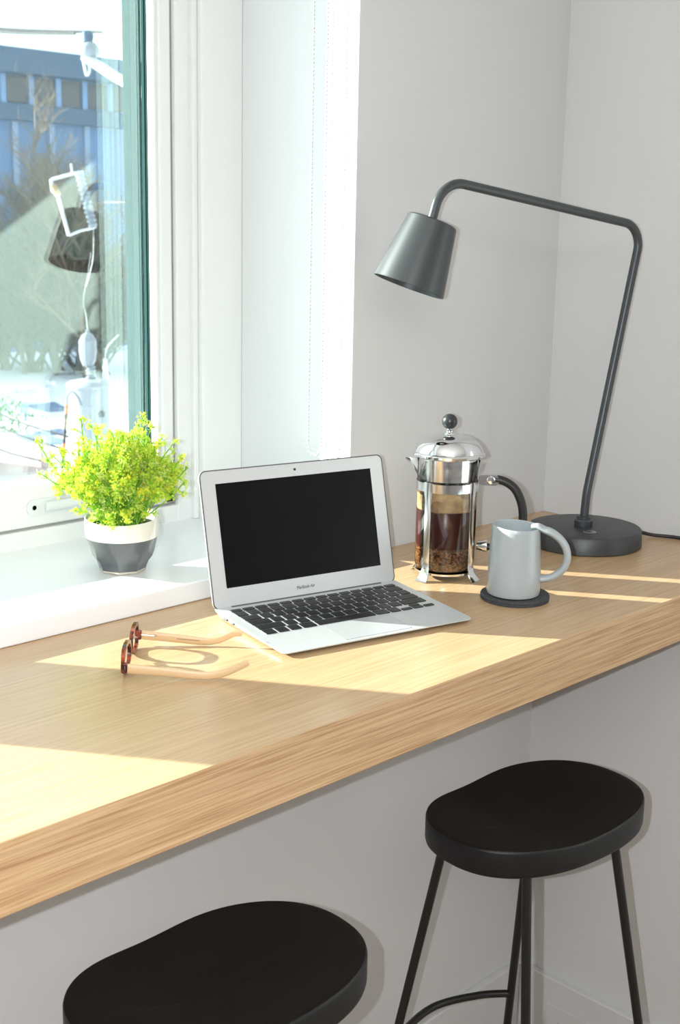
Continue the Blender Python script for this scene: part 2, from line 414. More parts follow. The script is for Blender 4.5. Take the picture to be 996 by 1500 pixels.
# ------------------------------------------------------------------ oak counter
D, TH = .4835, .0718
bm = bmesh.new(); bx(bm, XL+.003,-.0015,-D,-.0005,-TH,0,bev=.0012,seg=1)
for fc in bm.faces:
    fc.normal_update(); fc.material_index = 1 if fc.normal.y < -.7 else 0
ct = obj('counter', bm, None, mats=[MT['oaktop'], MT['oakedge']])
tag(ct, 'long thick oak counter running along the window wall into the corner', 'counter')

# ------------------------------------------------------------------ laptop
LX, LY, LYAW, LT = -.9465, -.2935, -.2185, .2409
t = thing('laptop', 'open silver laptop with black screen and black keys standing on the oak counter', 'laptop', (LX,LY,0), LYAW)
def topz(v): return .0062+(.0138-.0062)*v/.192
def botz(v): return .0022+.0006*0 if v < .12 else .0022
bm = bmesh.new()
out = rrect(0,.300,0,.192,.009,6)
top = [bm.verts.new((x,y,topz(y))) for x,y in out]
mid = [bm.verts.new((x,y,topz(y)-.0014)) for x,y in out]
bot = [bm.verts.new((.15+(x-.15)*.955, .098+(y-.096)*.93, .0016)) for x,y in out]
n = len(out); bm.faces.new(top); bm.faces.new(bot[::-1])
for i in range(n):
    bm.faces.new((mid[i],mid[(i+1)%n],top[(i+1)%n],top[i])); bm.faces.new((bot[i],bot[(i+1)%n],mid[(i+1)%n],mid[i]))
bse = obj('base', bm, MT['alu'], t)
for x,y in ((.02,.02),(.28,.02),(.02,.172),(.28,.172)): obj('foot', lathe([(.0001,0),(.005,0),(.005,.0018)],16,None,x,y), MT['black'], bse)
def slab(bm, x0,x1,y0,y1,rad,dz0,dz1,mi=0):
    poly = rrect(x0,x1,y0,y1,rad,3)
    a = [bm.verts.new((x,y,topz(y)+dz0)) for x,y in poly]; b = [bm.verts.new((x,y,topz(y)+dz1)) for x,y in poly]
    nn = len(poly); bm.faces.new(b)
    for i in range(nn): bm.faces.new((a[i],a[(i+1)%nn],b[(i+1)%nn],b[i]))
    return bm
obj('trackpad_gap', slab(bmesh.new(), .0975,.2025,.0065,.0715,.003,-.001,.00008), MT['aludark'], bse)
obj('trackpad', slab(bmesh.new(), .0980,.2020,.0070,.0710,.003,-.001,.00022), MT['pad'], bse)
obj('hinge', slab(bmesh.new(), .026,.274,.1835,.1905,.001,-.002,.0006), MT['aludark'], bse)
P_ = .01885; x0k = .0135; g_ = .0032
rows = [(.1635,.0085,[1.0]*14), (.1445,.0158,[1.0]*13+[1.5]), (.1255,.0158,[1.5]+[1.0]*13), (.1065,.0158,[1.8]+[1.0]*11+[1.7]),
        (.0875,.0158,[2.3]+[1.0]*10+[2.2])]
tot = .273
for y0, h_, ws in rows:
    sc = tot/sum(ws); x = x0k
    for w_ in ws:
        obj('key', slab(bmesh.new(), x+g_/2,x+w_*sc-g_/2,y0,y0+h_,.0014,-.0006,.0011), MT['key'], bse); x += w_*sc
ws = [1,1,1,1.25,5,1.25,1]; sc = (tot-3*.0188)/sum(ws); x = x0k; y0 = .0685
for w_ in ws:
    obj('key', slab(bmesh.new(), x+g_/2,x+w_*sc-g_/2,y0,y0+.0158,.0014,-.0006,.0011), MT['key'], bse); x += w_*sc
for i in range(3):
    xx = x+i*.0188
    obj('key', slab(bmesh.new(), xx+g_/2,xx+.0188-g_/2,y0,y0+.0072,.0012,-.0006,.0011), MT['key'], bse)
obj('key', slab(bmesh.new(), x+.0188+g_/2,x+.0376-g_/2,y0+.0086,y0+.0158,.0012,-.0006,.0011), MT['key'], bse)
bm = bmesh.new(); bx(bm,-.0006,.002,.150,.160,.0065,.0095,bev=.0006); bx(bm,-.0006,.002,.131,.137,.0062,.0090,bev=.0006)
obj('port', bm, MT['aludark'], bse)
# lid: local x along the hinge, z up the lid, y = outward (back)
lid = bpy.data.objects.new('lid', None)
bm = bmesh.new(); poly = rrect(0,.300,0,.190,.0095,8)
LXF = Matrix.Translation(Vector((0,.1865,.0115))) @ Matrix.Rotation(-LT,4,'X')
def lidxf(v): return LXF @ Vector((v.x, v.z, v.y))
prism(bm, poly, 0.0,.0042, xf=lidxf)
lid = obj('lid', bm, MT['alu'], t)
bm = bmesh.new()
outp = rrect(-.0004,.3004,-.0004,.1904,.0099,8); inp = rrect(.0012,.2988,.0012,.1888,.0085,8)
A = [bm.verts.new(lidxf(Vector((x,y,-.0002)))) for x,y in outp]; B = [bm.verts.new(lidxf(Vector((x,y,-.0002)))) for x,y in inp]
C_ = [bm.verts.new(lidxf(Vector((x,y,.0016)))) for x,y in outp]
for i in range(len(A)):
    j = (i+1)%len(A); bm.faces.new((A[i],A[j],B[j],B[i])); bm.faces.new((A[i],A[j],C_[j],C_[i]))
tag(obj('gasket', bm, MT['aludark'], lid), 'thin dark gasket round the lid')
obj('screen', prism(bmesh.new(), rrect(.0225,.2775,.0275,.1710,.0005,2), -.0004,.001, xf=lidxf), MT['screen'], lid)
bm = bmesh.new(); lathe([(.0001,-.0006),(.0018,-.0006),(.0018,.001)],20,bm)
for v in bm.verts: v.co = lidxf(Vector((v.co.x+.150, v.co.y+.1805, v.co.z)))
obj('webcam', bm, MT['key'], lid)
fc_ = bpy.data.curves.new('lettering','FONT'); fc_.body = 'MacBook Air'; fc_.size = .0068; fc_.align_x = 'CENTER'; fc_.extrude = .00005
to = bpy.data.objects.new('tmp', fc_); COL.objects.link(to)
bpy.context.view_layer.update()
me = bpy.data.meshes.new_from_object(to.evaluated_get(bpy.context.evaluated_depsgraph_get()))
bpy.data.objects.remove(to)
for v in me.vertices: v.co = lidxf(Vector((v.co.x*.82+.147, v.co.y+.0115, -v.co.z-.0004)))
me.materials.append(MT['grey_ink'])
lo = bpy.data.objects.new('lettering', me); COL.objects.link(lo); lo.parent = lid

# ------------------------------------------------------------------ desk lamp
PHI = math.radians(-13); BX, BY = -.158, -.200
t = thing('desk_lamp', 'slate grey desk lamp with conical shade, bent tube arm and round base', 'lamp', (BX,BY,0), PHI)
obj('base', lathe([(.0001,0.0002),(.0945,.0002),(.097,.0018),(.0955,.027),(.0935,.0298),(.091,.0305),(.0001,.0305)],96), MT['lampbase'], t, smooth=True)
obj('collar', lathe([(.0001,.030),(.0150,.030),(.0155,.032),(.0155,.041),(.0140,.0425),(.0115,.0435),(.0115,.048),(.0001,.048)],32,cx=-.004,cy=0), MT['lampgrey'], t, smooth=True)
bm = lathe([(.0001,.0302),(.0105,.0302),(.0112,.0312),(.0100,.0322),(.0070,.0318),(.0001,.0316)],32,cx=-.026,cy=-.040)
tag(obj('touch_switch', bm, mat('nickel_ring',(.35,.35,.33),.25,metal=1), t, smooth=True), 'small shiny switch set in the base')
path = fillet([(-.004,0,.035),(-.001,0,.086),(.0865,0,.5315),(-.328,0,.5945),(-.350,0,.523)], [.12,.038,.046], 14)
obj('arm', tube(bmesh.new(), path, .0072, 20, up=(0,1,0)), MT['lampgrey'], t, smooth=True)
# shade along its own axis
s0 = Vector((-.3445,.0,.5345)); ax = Matrix.Rotation(-PHI,3,'Z') @ Vector((-.295,.165,-.941)).normalized()
Lh = .102
q = Vector((0,0,-1)).rotation_difference(ax)
prof = [(.0001,0),(.036,0),(.0385,-.0022),(.0555,-Lh),(.0548,-Lh-.0008),(.0538,-Lh),(.037,-.006),(.0001,-.005)]
bm = lathe(prof,72)
for v in bm.verts: v.co = s0 + q @ v.co
sh = obj('lamp_shade', bm, MT['lampgrey'], t, smooth=True)
bm = lathe([(.0001,-.004),(.014,-.004),(.014,-.035),(.010,-.040),(.0001,-.040)],24)
for v in bm.verts: v.co = s0 + q @ v.co
obj('bulb_socket', bm, MT['black'], sh, smooth=True)
bm = lathe([(.0105,-.038),(.020,-.055),(.026,-.070),(.022,-.084),(.010,-.092),(.0001,-.094)],24)
for v in bm.verts: v.co = s0 + q @ v.co
obj('bulb', bm, mat('opal_bulb',(.8,.8,.77),.3), sh, smooth=True)
# cable, in lamp-local space
inv = (Matrix.Translation((BX,BY,0)) @ Matrix.Rotation(PHI,4,'Z')).inverted()
pts = [(-.070,-.226,.0125),(-.052,-.236,.0105),(-.030,-.258,.0045),(-.012,-.289,.0036),(-.008,-.34,.0036),(-.008,-.40,.0036),(-.007,-.455,.0036)]
obj('power_cable', tube(bmesh.new(), [inv @ v for v in smoothpath(pts,8)], .0031, 10), MT['black'], t, smooth=True)

# ------------------------------------------------------------------ French press
PX, PY = -.497, -.173
# local frame: +x = to the camera's right (h), +y = away from camera
t = thing('french_press', 'glass french press of dark coffee in a chrome frame with black handle', 'coffee maker', (PX,PY,0), math.atan2(-.713,.701))
R0 = .0462
def spout(rr, th, z, i):
    d = abs((th-PI+PI)%(2*PI)-PI); k_ = max(0,1-d/.42); k_ = k_*k_*(3-2*k_)
    s_ = max(0,min(1,(z-.150)/.030))
    return (rr + .016*k_*s_*s_, z+.002*k_*s_)
gl = [(.0001,.0125),(.040,.0125),(.0445,.0155),(R0,.022),(R0,.150),(.0455,.158),(.0470,.171),(.0490,.180),(.0487,.1812)]
obj('beaker', lathe(gl,96,rfun=spout), MT['beaker'], t, smooth=True)
cf = obj('coffee', lathe([(.0001,.0505),(.0450,.0505),(.0450,.106),(.0445,.1068),(.0001,.1064)],80), MT['coffee'], t, smooth=True)
obj('grounds', lathe([(.0001,.0140),(.039,.0140),(.0435,.0165),(.0450,.023),(.0450,.0503),(.0001,.0503)],80,
    rfun=lambda rr,th,z,i:(rr,z+(.0012*math.sin(th*22) if i==4 else 0))), MT['grounds'], t, smooth=True)
obj('foam_residue', lathe([(.0452,.1075),(.0452,.134)],80,rfun=lambda rr,th,z,i:(rr,z+(.004*math.sin(th*3+1)+.002*math.sin(th*8) if i else 0))), MT['film'], t, smooth=True)
# plunger seen through the glass
bm = lathe([(.0001,.1385),(.0440,.1385),(.0440,.1425),(.040,.1440),(.022,.1485),(.010,.151),(.0001,.151)],64)
obj('plunger', bm, MT['chrome'], t, smooth=True)
bm = lathe([(.0001,.188),(.0525,.188),(.0555,.1895),(.0560,.1925),(.0545,.1945),(.0525,.1955),(.0515,.1985),(.0490,.2040),(.0440,.2100),(.0350,.2155),(.0220,.2192),(.0080,.2205),(.0001,.2208)],96)
ld_ = obj('lid', bm, MT['chrome'], t, smooth=True)
bm = lathe([(.0500,.1885),(.0440,.186),(.0440,.1535),(.0434,.153),(.0432,.186),(.0001,.186)],96)
obj('collar', bm, MT['chrome2'], ld_, smooth=True)
bm = lathe([(.0090,.2205),(.0080,.2220),(.0045,.2228),(.0055,.2245),(.0052,.2265),(.0035,.2275),(.0035,.2290),(.0001,.2290)],32)
obj('neck', bm, MT['chrome'], ld_, smooth=True)
kp = [(.0001,.2280)] + [(.0118*math.sin(a)*(1.03 if abs(a-PI*.52)<.05 else 1), .2398-.0118*math.cos(a)) for a in [PI*k/24 for k in range(1,24)]] + [(.0001,.2516)]
obj('knob', lathe(kp,40), MT['knob'], ld_, smooth=True)
bm = bmesh.new()
def band(bm, z0, z1, ra, rb, a0=0, a1=2*PI, n=72):
    vs=[]
    for i in range(n+1):
        a = a0+(a1-a0)*i/n; c_,s_ = math.cos(a),math.sin(a)
        vs.append([bm.verts.new((rr*c_,rr*s_,z)) for rr,z in ((ra,z0),(rb,z0),(rb,z1),(ra,z1))])
    for i in range(n):
        for k in range(4): bm.faces.new((vs[i][k],vs[i][(k+1)%4],vs[i+1][(k+1)%4],vs[i+1][k]))
    if a1-a0 < 2*PI-.01: bm.faces.new(vs[0]); bm.faces.new(vs[-1][::-1])
band(bm,.1370,.1505,.0468,.0477)
fr_ = obj('frame', bm, MT['chrome2'], t, smooth=True)
def strap(ang):
    rr = .0475; bm = bmesh.new()
    prof = [(rr,.152,.0085),(rr,.140,.0085),(rr,.125,.0058),(rr,.060,.0056),(rr,.030,.0056),(rr+.0005,.020,.0062),(rr+.004,.0105,.0072),(rr+.0095,.004,.0080),(rr+.0135,.0012,.0082)]
    ring=[]
    for a,z,hw in prof:
        row=[]
        for q_ in (-1,-.5,0,.5,1):
            d = ang+q_*hw/rr
            row.append((a*math.cos(d),a*math.sin(d),z))
        ring.append(row)
    F=[]; Bk=[]
    for row in ring:
        F.append([bm.verts.new(p_) for p_ in row])
        Bk.append([bm.verts.new((p_[0]*(1-.0012/rr),p_[1]*(1-.0012/rr),p_[2]-.0006)) for p_ in row])
    nr=len(ring)
    for i in range(nr-1):
        for k in range(4):
            bm.faces.new((F[i][k],F[i][k+1],F[i+1][k+1],F[i+1][k])); bm.faces.new((Bk[i][k],Bk[i+1][k],Bk[i+1][k+1],Bk[i][k+1]))
        bm.faces.new((F[i][0],F[i+1][0],Bk[i+1][0],Bk[i][0])); bm.faces.new((F[i][4],Bk[i][4],Bk[i+1][4],F[i+1][4]))
    for i in (0,nr-1):
        for k in range(4): bm.faces.new((F[i][k],F[i][k+1],Bk[i][k+1],Bk[i][k]))
    obj('leg', bm, MT['chrome2'], fr_, smooth=True)
for a in (-PI/2-math.radians(41), -PI/2+math.radians(51), PI/2-math.radians(40), PI/2+math.radians(50)): strap(a)
bm = bmesh.new(); band(bm,.0095,.0125,.028,.0460); obj('ring', bm, MT['chrome2'], fr_, smooth=True)
hd = math.radians(-8)   # handle direction
def H(h,z,s=0): return Vector((h*math.cos(hd)-s*math.sin(hd), h*math.sin(hd)+s*math.cos(hd), z))
pts = [H(.058,.153),H(.072,.1545),H(.088,.151),H(.103,.140),H(.113,.120),H(.1165,.098),H(.114,.075),H(.106,.0585),H(.092,.0505),H(.074,.0485),H(.062,.049)]
bm = bmesh.new()
sp_ = smoothpath(pts,8); tube(bm, sp_, [.0062 if (i<6 or i>len(sp_)-14) else .0078 for i in range(len(sp_))], 16, up=(-math.sin(hd),math.cos(hd),0), flat=.85)
hn = obj('handle', bm, MT['black'], t, smooth=True)
bm = bmesh.new()
lathe([(.0001,0),(.0062,0),(.0066,.0012),(.005,.0030),(.0001,.0036)],24,bm)
for v in bm.verts: v.co = H(.066+v.co.x, .1535+v.co.y, -.0062-v.co.z)
obj('screw', bm, MT['chrome'], hn, smooth=True)
bm = bmesh.new(); prism(bm, rrect(.047,.078,.1455,.1615,.006,5), -.0066,.0066, xf=lambda v: H(v.x,v.y,v.z))
obj('bracket', bm, MT['chrome2'], hn)
bm = bmesh.new()
tube(bm, [H(.048,.049),H(.055,.049),H(.061,.049),H(.064,.049)], [.006,.0075,.0098,.0098], 20)
obj('clamp', bm, MT['chrome'], hn, smooth=True)

# ------------------------------------------------------------------ coaster and mug
CX, CY = -.5165, -.3245
bm = bmesh.new(); lathe([(.0001,.0002),(.0495,.0002),(.0502,.002),(.0500,.0038),(.0490,.0042)],72,bm)
lathe([(.0490,.0042),(.0500,.0046),(.0502,.0066),(.0493,.0082),(.0001,.0083)],72,bm)
c_ = obj('coaster', bm, MT['felt'], smooth=True); c_.location = (CX,CY,0)
tag(c_, 'round charcoal felt coaster under the grey mug', 'coaster')
t = thing('mug', 'grey glazed stoneware mug with large ring handle standing on the felt coaster', 'mug', (CX-.006,CY-.001,.0085), math.atan2(-.713,.701))
def wob(rr,th,z,i): return (rr*(1+.006*math.sin(3*th+z*60)), z + (.0016*math.cos(th-2.6) if z>.095 else 0))
prof = [(.0001,.0004),(.0345,.0004),(.0378,.0022),(.0388,.007),(.0384,.030),(.0372,.055),(.0360,.080),(.0350,.0955),(.0345,.1005),(.0337,.1022),(.0326,.1010),(.0322,.095),(.0340,.060),(.0350,.012),(.0335,.006),(.0001,.0055)]
obj('body', lathe(prof,72,rfun=wob), MT['mug'], t, smooth=True)
hz = math.radians(-12)
def H2(h,z,s=0): return Vector((h*math.cos(hz)-s*math.sin(hz), h*math.sin(hz)+s*math.cos(hz), z))
pts = [H2(.0215,.1015),H2(.030,.1030),H2(.040,.0985),H2(.052,.094),H2(.064,.085),H2(.0725,.072),H2(.0745,.057),H2(.070,.043),H2(.059,.032),H2(.047,.0265),H2(.036,.0250)]
sp_ = smoothpath(pts,8); nn = len(sp_)
wd = [.0030+.0024*min(1,i/(nn*.25)) for i in range(nn)]
fl = [2.6-1.3*min(1,i/(nn*.75)) for i in range(nn)]
obj('handle', tube(bmesh.new(), sp_, wd, 18, up=(-math.sin(hz)*0+0,0,1) if False else None, flat=fl), MT['mug'], t, smooth=True)

# ------------------------------------------------------------------ spectacles, upside down on the counter
t = thing('eyeglasses', 'pair of eyeglasses with reddish tortoise frame and pale wooden temples on counter', 'glasses', (-1.1400,-.2240,0), math.radians(45.5))
# local: x = across the front (near lens -> far lens), y = away from temples; temples point to -y
def lensring(cx, w_, h_, n=36):
    out=[]
    for k in range(n):
        a=2*PI*k/n; e=.78
        x=w_*math.copysign(abs(math.cos(a))**e,math.cos(a)); z=h_*math.copysign(abs(math.sin(a))**e,math.sin(a))
        z*= (1+.08*x/w_*(1 if cx>.07 else -1))
        out.append((cx+x,z+.0185))
    return out
bm = bmesh.new()
def closed_ring(bm, o_, i_, y0, y1):
    A=[[bm.verts.new((x,y,z)) for x,z in pl_] for pl_,y in ((o_,y0),(i_,y0),(i_,y1),(o_,y1))]
    n=len(o_)
    for q in range(4):
        for k in range(n): bm.faces.new((A[q][k],A[q][(k+1)%n],A[(q+1)%4][(k+1)%n],A[(q+1)%4][k]))
for cx in (.034,.100):
    closed_ring(bm, lensring(cx,.0285,.0180), lensring(cx,.0228,.0132), -.0022,.0022)
tube(bm, smoothpath([(.060,0,.016),(.067,.001,.013),(.074,0,.016)],6), .0026, 10)
bx(bm, .0015,.0085,-.005,.0022,.008,.020,bev=.0015); bx(bm, .1255,.1325,-.005,.0022,.008,.020,bev=.0015)
gf = obj('frame_front', bm, MT['tortoise'], t, smooth=True)
for cx in (.034,.100):
    bm = bmesh.new(); v_ = [bm.verts.new((x,0,z)) for x,z in lensring(cx,.0237,.0137)]; bm.faces.new(v_)
    obj('lens', bm, MT['beaker'], gf)
for sx in (.0035,.1305):
    pts = [(sx,-.006,.0135),(sx,-.030,.0115),(sx,-.060,.009),(sx,-.085,.0065),(sx,-.102,.0062),(sx,-.118,.0095),(sx,-.134,.0165),(sx,-.147,.0235)]
    if sx > .1: pts = [(a_,b_*.90,min(c_,.0175)) for a_,b_,c_ in pts]
    sp_ = smoothpath(pts,7); nn = len(sp_)
    rr = [.0062-.0022*(i/nn) for i in range(nn)]
    tp = obj('temple', tube(bmesh.new(), sp_, rr, 14, up=(0,0,1), flat=.36), MT['temple'], t, smooth=True)
    if sx > .1:
        bm = bmesh.new(); tube(bm, [(sx-.0024,-.005,.0145),(sx-.0024,-.022,.0130)], .0009, 8); bx(bm, sx-.0035,sx-.001,-.0235,-.0215,.0105,.0152)
        obj('hinge', bm, MT['chrome'], tp)
        bm = bmesh.new()
        for k in range(14):
            y_ = -.050-.0021*k; bx(bm, sx-.0026,sx-.00215, y_-.0015, y_, .0093-.0007*k/4, .0101-.0007*k/4)
        obj('print', bm, MT['printink'], tp)

# ------------------------------------------------------------------ potted plant on the sill
t = thing('potted_plant', 'lime green and yellow flowering plant in a two-tone white and charcoal pot', 'plant', (-.9135,.0875,SILL))
NF = 8
def facet(rr, th, z, i):
    if i >= len(PROF)-8: pass
    k_ = max(0, min(1,(.040-z)/.012)) * max(0,min(1,(z+.004)/.004))
    a = (th % (2*PI/NF)) - PI/NF
    flat_ = math.cos(PI/NF)/math.cos(a)
    outer = i < OUTN
    f_ = 1-(1-flat_)*(1.15*k_ if outer else 0)
    notch = -.006*math.exp(-((z-.036)/.006)**2)*abs(math.sin(th*1.5+.6)) if outer else 0
    tz = .0035*math.cos(th-.75)*max(0,(z-.05)/.035)
    return ((rr+notch)*f_, z+tz)
PROF = [(.0001,.0005),(.0325,.0005),(.0345,.003),(.0340,.0045),(.0350,.008),(.0385,.016),(.0440,.0235),(.0482,.031),(.0505,.040),(.0518,.052),(.0519,.0525),(.0530,.062),(.0532,.072),(.0528,.0795),(.0518,.0812),(.0505,.0800),(.0495,.070),(.0485,.060),(.0001,.058)]
OUTN = 14
def potmi(i): return 2 if i < 3 else (1 if i < 10 else 0)
obj('pot', lathe(PROF,96,rfun=facet,mifun=potmi), None, t, smooth=True, mats=[MT['potwhite'],MT['potgrey'],MT['potclay']])
obj('soil', lathe([(.0001,.072),(.0488,.069)],32), MT['soil'], t)
fol = bmesh.new(); blo = bmesh.new(); RV = Vector((.70,-.714,0)); FV = Vector((.714,.70,0))
def leafq(bm, p_, d, L, W):
    d = d.normalized(); s_ = d.cross(Vector((rnd.uniform(-1,1),rnd.uniform(-1,1),rnd.uniform(-1,1)))).normalized()
    a = bm.verts.new(p_); b = bm.verts.new(p_+d*L*.5+s_*W); c = bm.verts.new(p_+d*L); e = bm.verts.new(p_+d*L*.5-s_*W)
    bm.faces.new((a,b,c,e))
def floret(bm, p_, R_, mi):
    # a tiny five-petalled star bloom, petals cupped around a bead centre
    ax_ = Vector((rnd.gauss(0,1),rnd.gauss(0,1),rnd.gauss(.6,1))).normalized()
    u_ = ax_.orthogonal().normalized(); v_ = ax_.cross(u_)
    c0 = bm.verts.new(p_-ax_*R_*.3); a0 = rnd.uniform(0,2)
    for k in range(5):
        a = a0+k*2*PI/5
        e1 = u_*math.cos(a-.5)+v_*math.sin(a-.5); e2 = u_*math.cos(a+.5)+v_*math.sin(a+.5); e = u_*math.cos(a)+v_*math.sin(a)
        q1 = bm.verts.new(p_+e1*R_*.62+ax_*R_*.1); q2 = bm.verts.new(p_+e2*R_*.62+ax_*R_*.1); q3 = bm.verts.new(p_+e*R_*1.15+ax_*R_*.25)
        bm.faces.new((c0,q1,q3,q2)).material_index = mi
# sprigs: (h sideways, up, depth) tips in metres relative to the pot mouth centre
tips = [(-.118,.105,0),(-.100,.080,.02),(-.112,.060,-.01),(-.085,.095,-.01),(-.055,.140,0),(-.045,.128,.02),(-.030,.120,-.02),
        (.010,.118,0),(.030,.142,.01),(.045,.132,-.01),(.022,.128,.03),(.060,.115,0),(.075,.105,.02),(.088,.088,-.01),(.095,.070,.01),
        (.090,.050,-.01),(.075,.035,-.03),(-.060,.012,-.035),(-.035,.002,-.05),(-.010,.000,-.058),(.020,.006,-.058),(.045,.012,-.045),
        (-.075,.040,-.02),(-.095,.035,.01),(-.068,.060,-.04)]
for k in range(120):
    a = rnd.uniform(0,2*PI); q_ = math.sqrt(rnd.random()); hh_ = q_*math.cos(a)*.086; dd_ = q_*math.sin(a)*.070
    tips.append((hh_, .020+.094*math.sqrt(max(0,1-q_*q_))*rnd.uniform(.55,1.05)+.012, dd_))
for (h_,z_,d_) in tips:
    st = Vector((0,0,.070))+RV*rnd.uniform(-.03,.03)+FV*rnd.uniform(-.03,.03)
    tip = Vector((0,0,.082+z_))+RV*h_+FV*d_
    out_ = Vector((tip.x,tip.y,0)); md = st.lerp(tip,.55)+out_*.12+Vector((0,0,.006 if z_>.04 else .02))
    path = smoothpath([st,md,tip],5)
    tube(fol, path, .0009, 4, cap=False)
    n_c = 7 if (Vector((h_,d_)).length > .05 or z_>.1) else 6
    for c in range(n_c):
        tt = 1-c*.085; idx = tt*(len(path)-1); i0 = int(min(idx,len(path)-2)); base = path[i0].lerp(path[i0+1], idx-i0)
        side = Vector((rnd.gauss(0,1),rnd.gauss(0,1),rnd.gauss(.3,.8))).normalized()
        cen = base + side*rnd.uniform(.004,.013)*(0.4 if c==0 else 1)
        tube(fol, [base-(tip-st).normalized()*.006,cen], .0005, 3, cap=False)
        yel = .55 if z_ < .05 else .25
        base_mi = 1 if rnd.random() < yel*.7 else (2 if rnd.random() < .22 else 0)
        for k in range(rnd.randint(14,20)):
            off = Vector((rnd.gauss(0,1),rnd.gauss(0,1),rnd.gauss(0,1))).normalized()*rnd.uniform(.001,.0085)
            floret(blo, cen+off, rnd.uniform(.0016,.0025), base_mi if rnd.random()<.75 else rnd.choice((0,0,1,2)))
        for k in range(5):
            off = Vector((rnd.gauss(0,1),rnd.gauss(0,1),rnd.gauss(0,1))).normalized()
            leafq(fol, cen-off*.003, off, rnd.uniform(.005,.010), .0011)
    for k in range(8):
        tt = rnd.uniform(.15,.85); p0 = path[int(tt*(len(path)-1))]
        dd = Vector((rnd.gauss(0,1),rnd.gauss(0,1),rnd.gauss(.4,1))).normalized()
        leafq(fol, p0, dd, rnd.uniform(.007,.013), .0012)
for fc in fol.faces: fc.material_index = 0
obj('foliage', fol, MT['leaf'], t)
obj('blossom', blo, None, t, mats=[MT['fl1'],MT['fl2'],MT['fl3']])

# ------------------------------------------------------------------ bar stools
SZ = -.29
def make_stool():
    t = thing('bar_stool', 'x', 'stool', (0,0,0), 0, 'black bar stools at the oak counter')
    bm = bmesh.new(); n = 96; m_ = 22
    A_, B_ = .1800, .1225
    def outline(a):
        e = .86
        x = A_*math.copysign(abs(math.cos(a))**e, math.cos(a)); y = B_*math.copysign(abs(math.sin(a))**e, math.sin(a))
        if y > 0: y -= .005*math.exp(-((x+.05)/.07)**2)
        return x, y
    def ztop(x, y, q):
        rim = -.0075*math.exp(-((x+.03)/.075)**2)*(1 if y > 0 else .55)
        dip = -.020*(1-q*q)**1.3*math.exp(-(x/.13)**2*.6)
        ridge = .0045*math.exp(-((y+.03)/.03)**2)*math.exp(-(x/.03)**2)*(1-q)
        return rim+dip+ridge
    rings = []
    for j in range(m_+1):
        q = 1-j/m_; ring = []
        if j == m_: ring = [bm.verts.new((0,0,ztop(0,0,0)))]
        else:
            for k in range(n):
                x,y = outline(2*PI*k/n); ring.append(bm.verts.new((x*q*.985,y*q*.985,ztop(x*q,y*q,q))))
        rings.append(ring)
    for j in range(m_-1):
        for k in range(n): bm.faces.new((rings[j][k],rings[j][(k+1)%n],rings[j+1][(k+1)%n],rings[j+1][k]))
    for k in range(n): bm.faces.new((rings[m_-1][k],rings[m_-1][(k+1)%n],rings[m_][0]))
    prev = rings[0]
    for sc, dz in ((.995,-.0012),(1.0,-.004),(1.0,-.034),(.992,-.0385),(.975,-.041)):
        ring = []
        for k in range(n):
            x,y = outline(2*PI*k/n); zr = ztop(x,y,1) if dz > -.01 else 0
            ring.append(bm.verts.new((x*sc,y*sc,zr+dz)))
        for k in range(n): bm.faces.new((prev[k],prev[(k+1)%n],ring[(k+1)%n],ring[k]))
        prev = ring
    bm.faces.new(prev)
    o = obj('seat', bm, MT['stool'], t, smooth=True); o.location = (0,0,0)
    tx,ty,fx,fy = .0927,.0779,.1742,.1967; z0,z1 = -.040, ZF-SZ+.0005; off = Vector((-.0042,.0058,0))
    def lp(sx,sy,z):
        k_ = (z+.045)/(z1+.045); return Vector((sx*(tx+(fx-tx)*k_), sy*(ty+(fy-ty)*k_), z))+off
    for sx in (-1,1):
        for sy in (-1,1):
            obj('leg', tube(bmesh.new(), [lp(sx,sy,z0),lp(sx,sy,z1)], .0068, 16), MT['stoolleg'], t, smooth=True)
    zr = -.73-SZ
    a = lp(1,1,zr); b = lp(-1,1,zr)
    obj('footrest', tube(bmesh.new(), smoothpath([a,(a.x*.82+b.x*.18,a.y+.030,zr),(0,a.y+.052,zr),(a.x*.18+b.x*.82,a.y+.030,zr),b],10), .0062, 14), MT['stoolleg'], t, smooth=True)
    for sx,sy,ex,ey in ((-1,-1,1,-1),):
        obj('stretcher', tube(bmesh.new(), [lp(sx,sy,zr),lp(ex,ey,zr)], .0055, 12), MT['stoolleg'], t, smooth=True)
    return t
s1 = make_stool(); s1.location = (-.535,-.397,SZ); s1.rotation_euler.z = -.1
s1['label'] = 'black bar stool nearer the room corner, below the mug and lamp end of the counter'
s2 = s1.copy(); COL.objects.link(s2)
for ch in list(s1.children):
    c = ch.copy(); COL.objects.link(c); c.parent = s2
s2.location = (-1.148,-.412,SZ); s2.rotation_euler.z = -.1
s2['label'] = 'black bar stool in the foreground, cut by the bottom edge, below the glasses'

# socket plate on the right skirting
t = obj('cable_outlet', box(-.0185,-.0162,-.30,-.088,-1.09,-1.003,bev=.0006), MT['skirt'])
tag(t, 'flat pale outlet plate low on the right skirting board behind the stool legs', 'outlet')
bm = bmesh.new(); bx(bm, -.0195,-.0184,-.128,-.118,-1.05,-1.036,bev=.0003); obj('hole', bm, MT['black'], t)

# ================================================================== outdoors, seen through the left window
def at(px, py, depth):
    """world point `depth` metres along the view axis for a photograph pixel (used to work out real sizes and places)"""
    return CAMP + (f + r2*((px-498)/1891.5) - u2*((py-750)/1891.5))*depth
GZ = -4.4
struct('ground', box(-60,140,.8,160,GZ-.2,GZ), MT['snow'])
